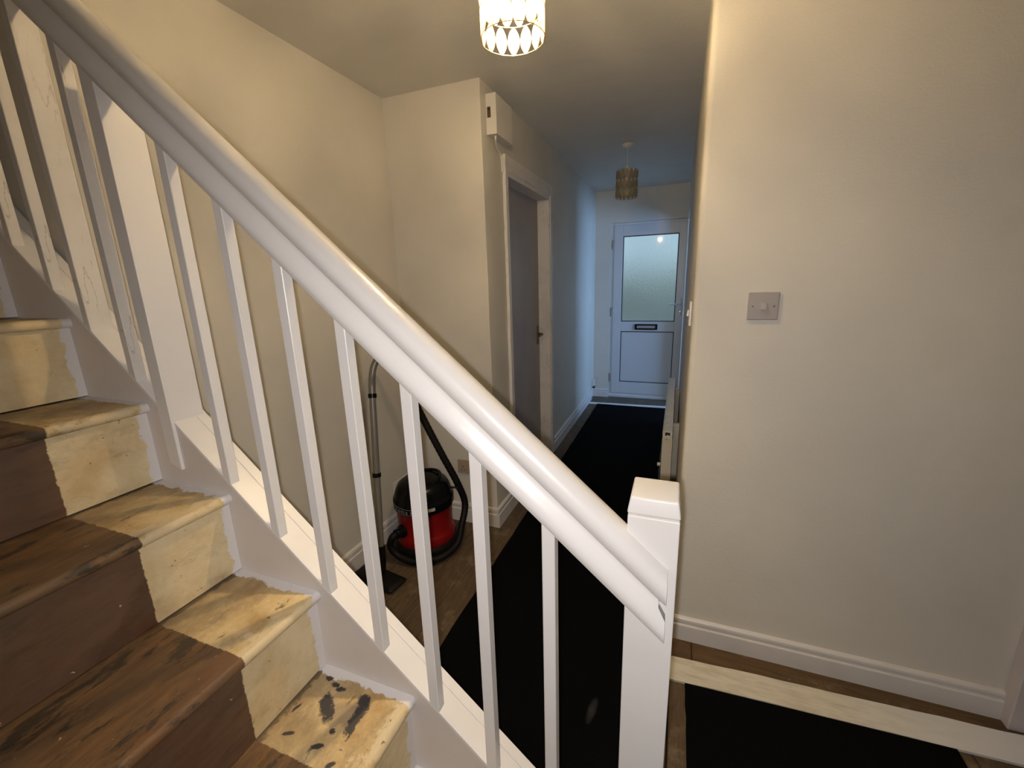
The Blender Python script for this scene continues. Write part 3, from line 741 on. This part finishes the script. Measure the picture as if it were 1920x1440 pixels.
arc_strip('badge_line', a_l, a_r, .1664, .2990, .3008, M['silver'], lid); arc_strip('badge_line', a_l, a_r, .1664, .2680, .2698, M['silver'], lid)
# lettering bent round the band
word = 'numatic'; am = a_l+.06; step = (a_r-a_l-.1)/len(word)
bmw = bmesh.new()
for i, ch in enumerate(word):
    cu = bpy.data.curves.new('t', 'FONT'); cu.body = ch; cu.size = .034; cu.extrude = .0006; cu.align_x = 'CENTER'; cu.resolution_u = 3
    to_ = bpy.data.objects.new('t', cu); COL.objects.link(to_)
    dg = bpy.context.evaluated_depsgraph_get(); me = bpy.data.meshes.new_from_object(to_.evaluated_get(dg))
    bpy.data.objects.remove(to_); bpy.data.curves.remove(cu)
    a = am+step*(i+.5)
    nrm = Vector((math.cos(a), math.sin(a), 0)); tx = Vector((-math.sin(a), math.cos(a), 0))
    mw = Matrix(((tx.x, 0, nrm.x, 0), (tx.y, 0, nrm.y, 0), (0, 1, 0, 0), (0, 0, 0, 1)))
    mw.translation = on_band(a, .1668, .2742)
    me.transform(mw); bmw.from_mesh(me); bpy.data.meshes.remove(me)
mm = bpy.data.meshes.new('lettering'); bmw.to_mesh(mm); bmw.free(); link('lettering', mm, M['silver'], lid, label='silver lettering round the lid band')
arc_strip('rating_label', cd+.10, cd+.32, .1664, .284, .302, M['paper'], lid, label='small pale rating label')
tube('wand_clip', [on_band(cd+1.25, .150, .352), on_band(cd+1.25, .188, .350), on_band(cd+1.25, .196, .335)], .006, M['bmatte'], lid, 8)
# hose inlet, hose and wand
ia = cd-.95
inn = lathe('hose_inlet', [(0, 0), (.036, 0), (.036, .018), (.028, .022), (.026, .05), (0, .05)], tuple(on_band(ia, .150, .155)), M['bplastic'], v, 24, ax=(math.cos(ia), math.sin(ia), 0))
hp_ = [on_band(ia, .195, .155), on_band(ia, .222, .148), on_band(ia-.03, .232, .10), on_band(ia+.10, .215, .05), on_band(ia+.45, .206, .026), on_band(cd-.15, .206, .026), on_band(cd+.35, .206, .028),
       on_band(cd+.85, .206, .05), on_band(cd+1.12, .212, .13), Vector((-1.066, 1.93, .235)), Vector((-1.098, 1.915, .365)), Vector((-1.165, 1.89, .53)), Vector((-1.232, 1.865, .70)),
       Vector((-1.29, 1.84, .86)), Vector((-1.335, 1.80, 1.00)), Vector((-1.36, 1.765, 1.075))]
pts = catmull(hp_, 14)
tube('hose', pts, lambda i: .0185+(.0014 if i % 2 else 0), M['hose'], v, 10)
wb, wr = Vector((-1.330, 1.502, .05)), Vector((-1.4133, 1.674, .911))
d = wr-wb
def wp(t): return wb+d*t
wand = tube('wand_tube', [wp(.07), wp(.55), wp(1.0)], .0165, M['tube'], v, 16)
bend = catmull([wp(1.0), wp(1.06)+Vector((.000, .002, 0)), Vector((-1.4135, 1.690, 1.01)), Vector((-1.408, 1.706, 1.06)), Vector((-1.393, 1.730, 1.095)), Vector((-1.370, 1.755, 1.10)), Vector((-1.355, 1.77, 1.075))], 8)
tube('wand_bend', bend, .0165, M['tube'], v, 16)
for t_ in (1.0, .545): tube('collar', [wp(t_-.012), wp(t_+.012)], .021, M['bplastic'], v, 18)
tube('wand_foot', [wp(-.02), wp(.02), wp(.10), wp(.135)], lambda i: (.017, .022, .023, .021)[i], M['bmatte'], v, 16)
bm = bmesh.new(); bm_box(bm, -.140, .140, -.058, .058, .004, .030, .012, 3)
for vv in bm.verts:
    if vv.co.z > .02: vv.co.x *= .94; vv.co.y *= .86
bm.transform(Matrix.Translation((-1.338, 1.482, 0)) @ Matrix.Rotation(-.16, 4, 'Z'))
fh = from_bm('floor_head', bm, M['bmatte'], v); auto_smooth(fh, 40)
tube('swivel', [Vector((-1.332, 1.495, .028)), wp(.0)], .019, M['bmatte'], fh, 12)
for a in (cd+2.4, cd-2.4): lathe('wheel', [(0, -.012), (.03, -.012), (.034, -.006), (.034, .006), (.03, .012), (0, .012)], tuple(on_band(a, .150, .034)), M['bmatte'], v, 20, ax=(math.cos(a), math.sin(a), 0))
for a in (cd+.7, cd-.7): lathe('castor', [(0, -.008), (.013, -.008), (.013, .008), (0, .008)], tuple(on_band(a, .14, .0135)), M['bmatte'], v, 12, ax=(math.cos(a), math.sin(a), 0))
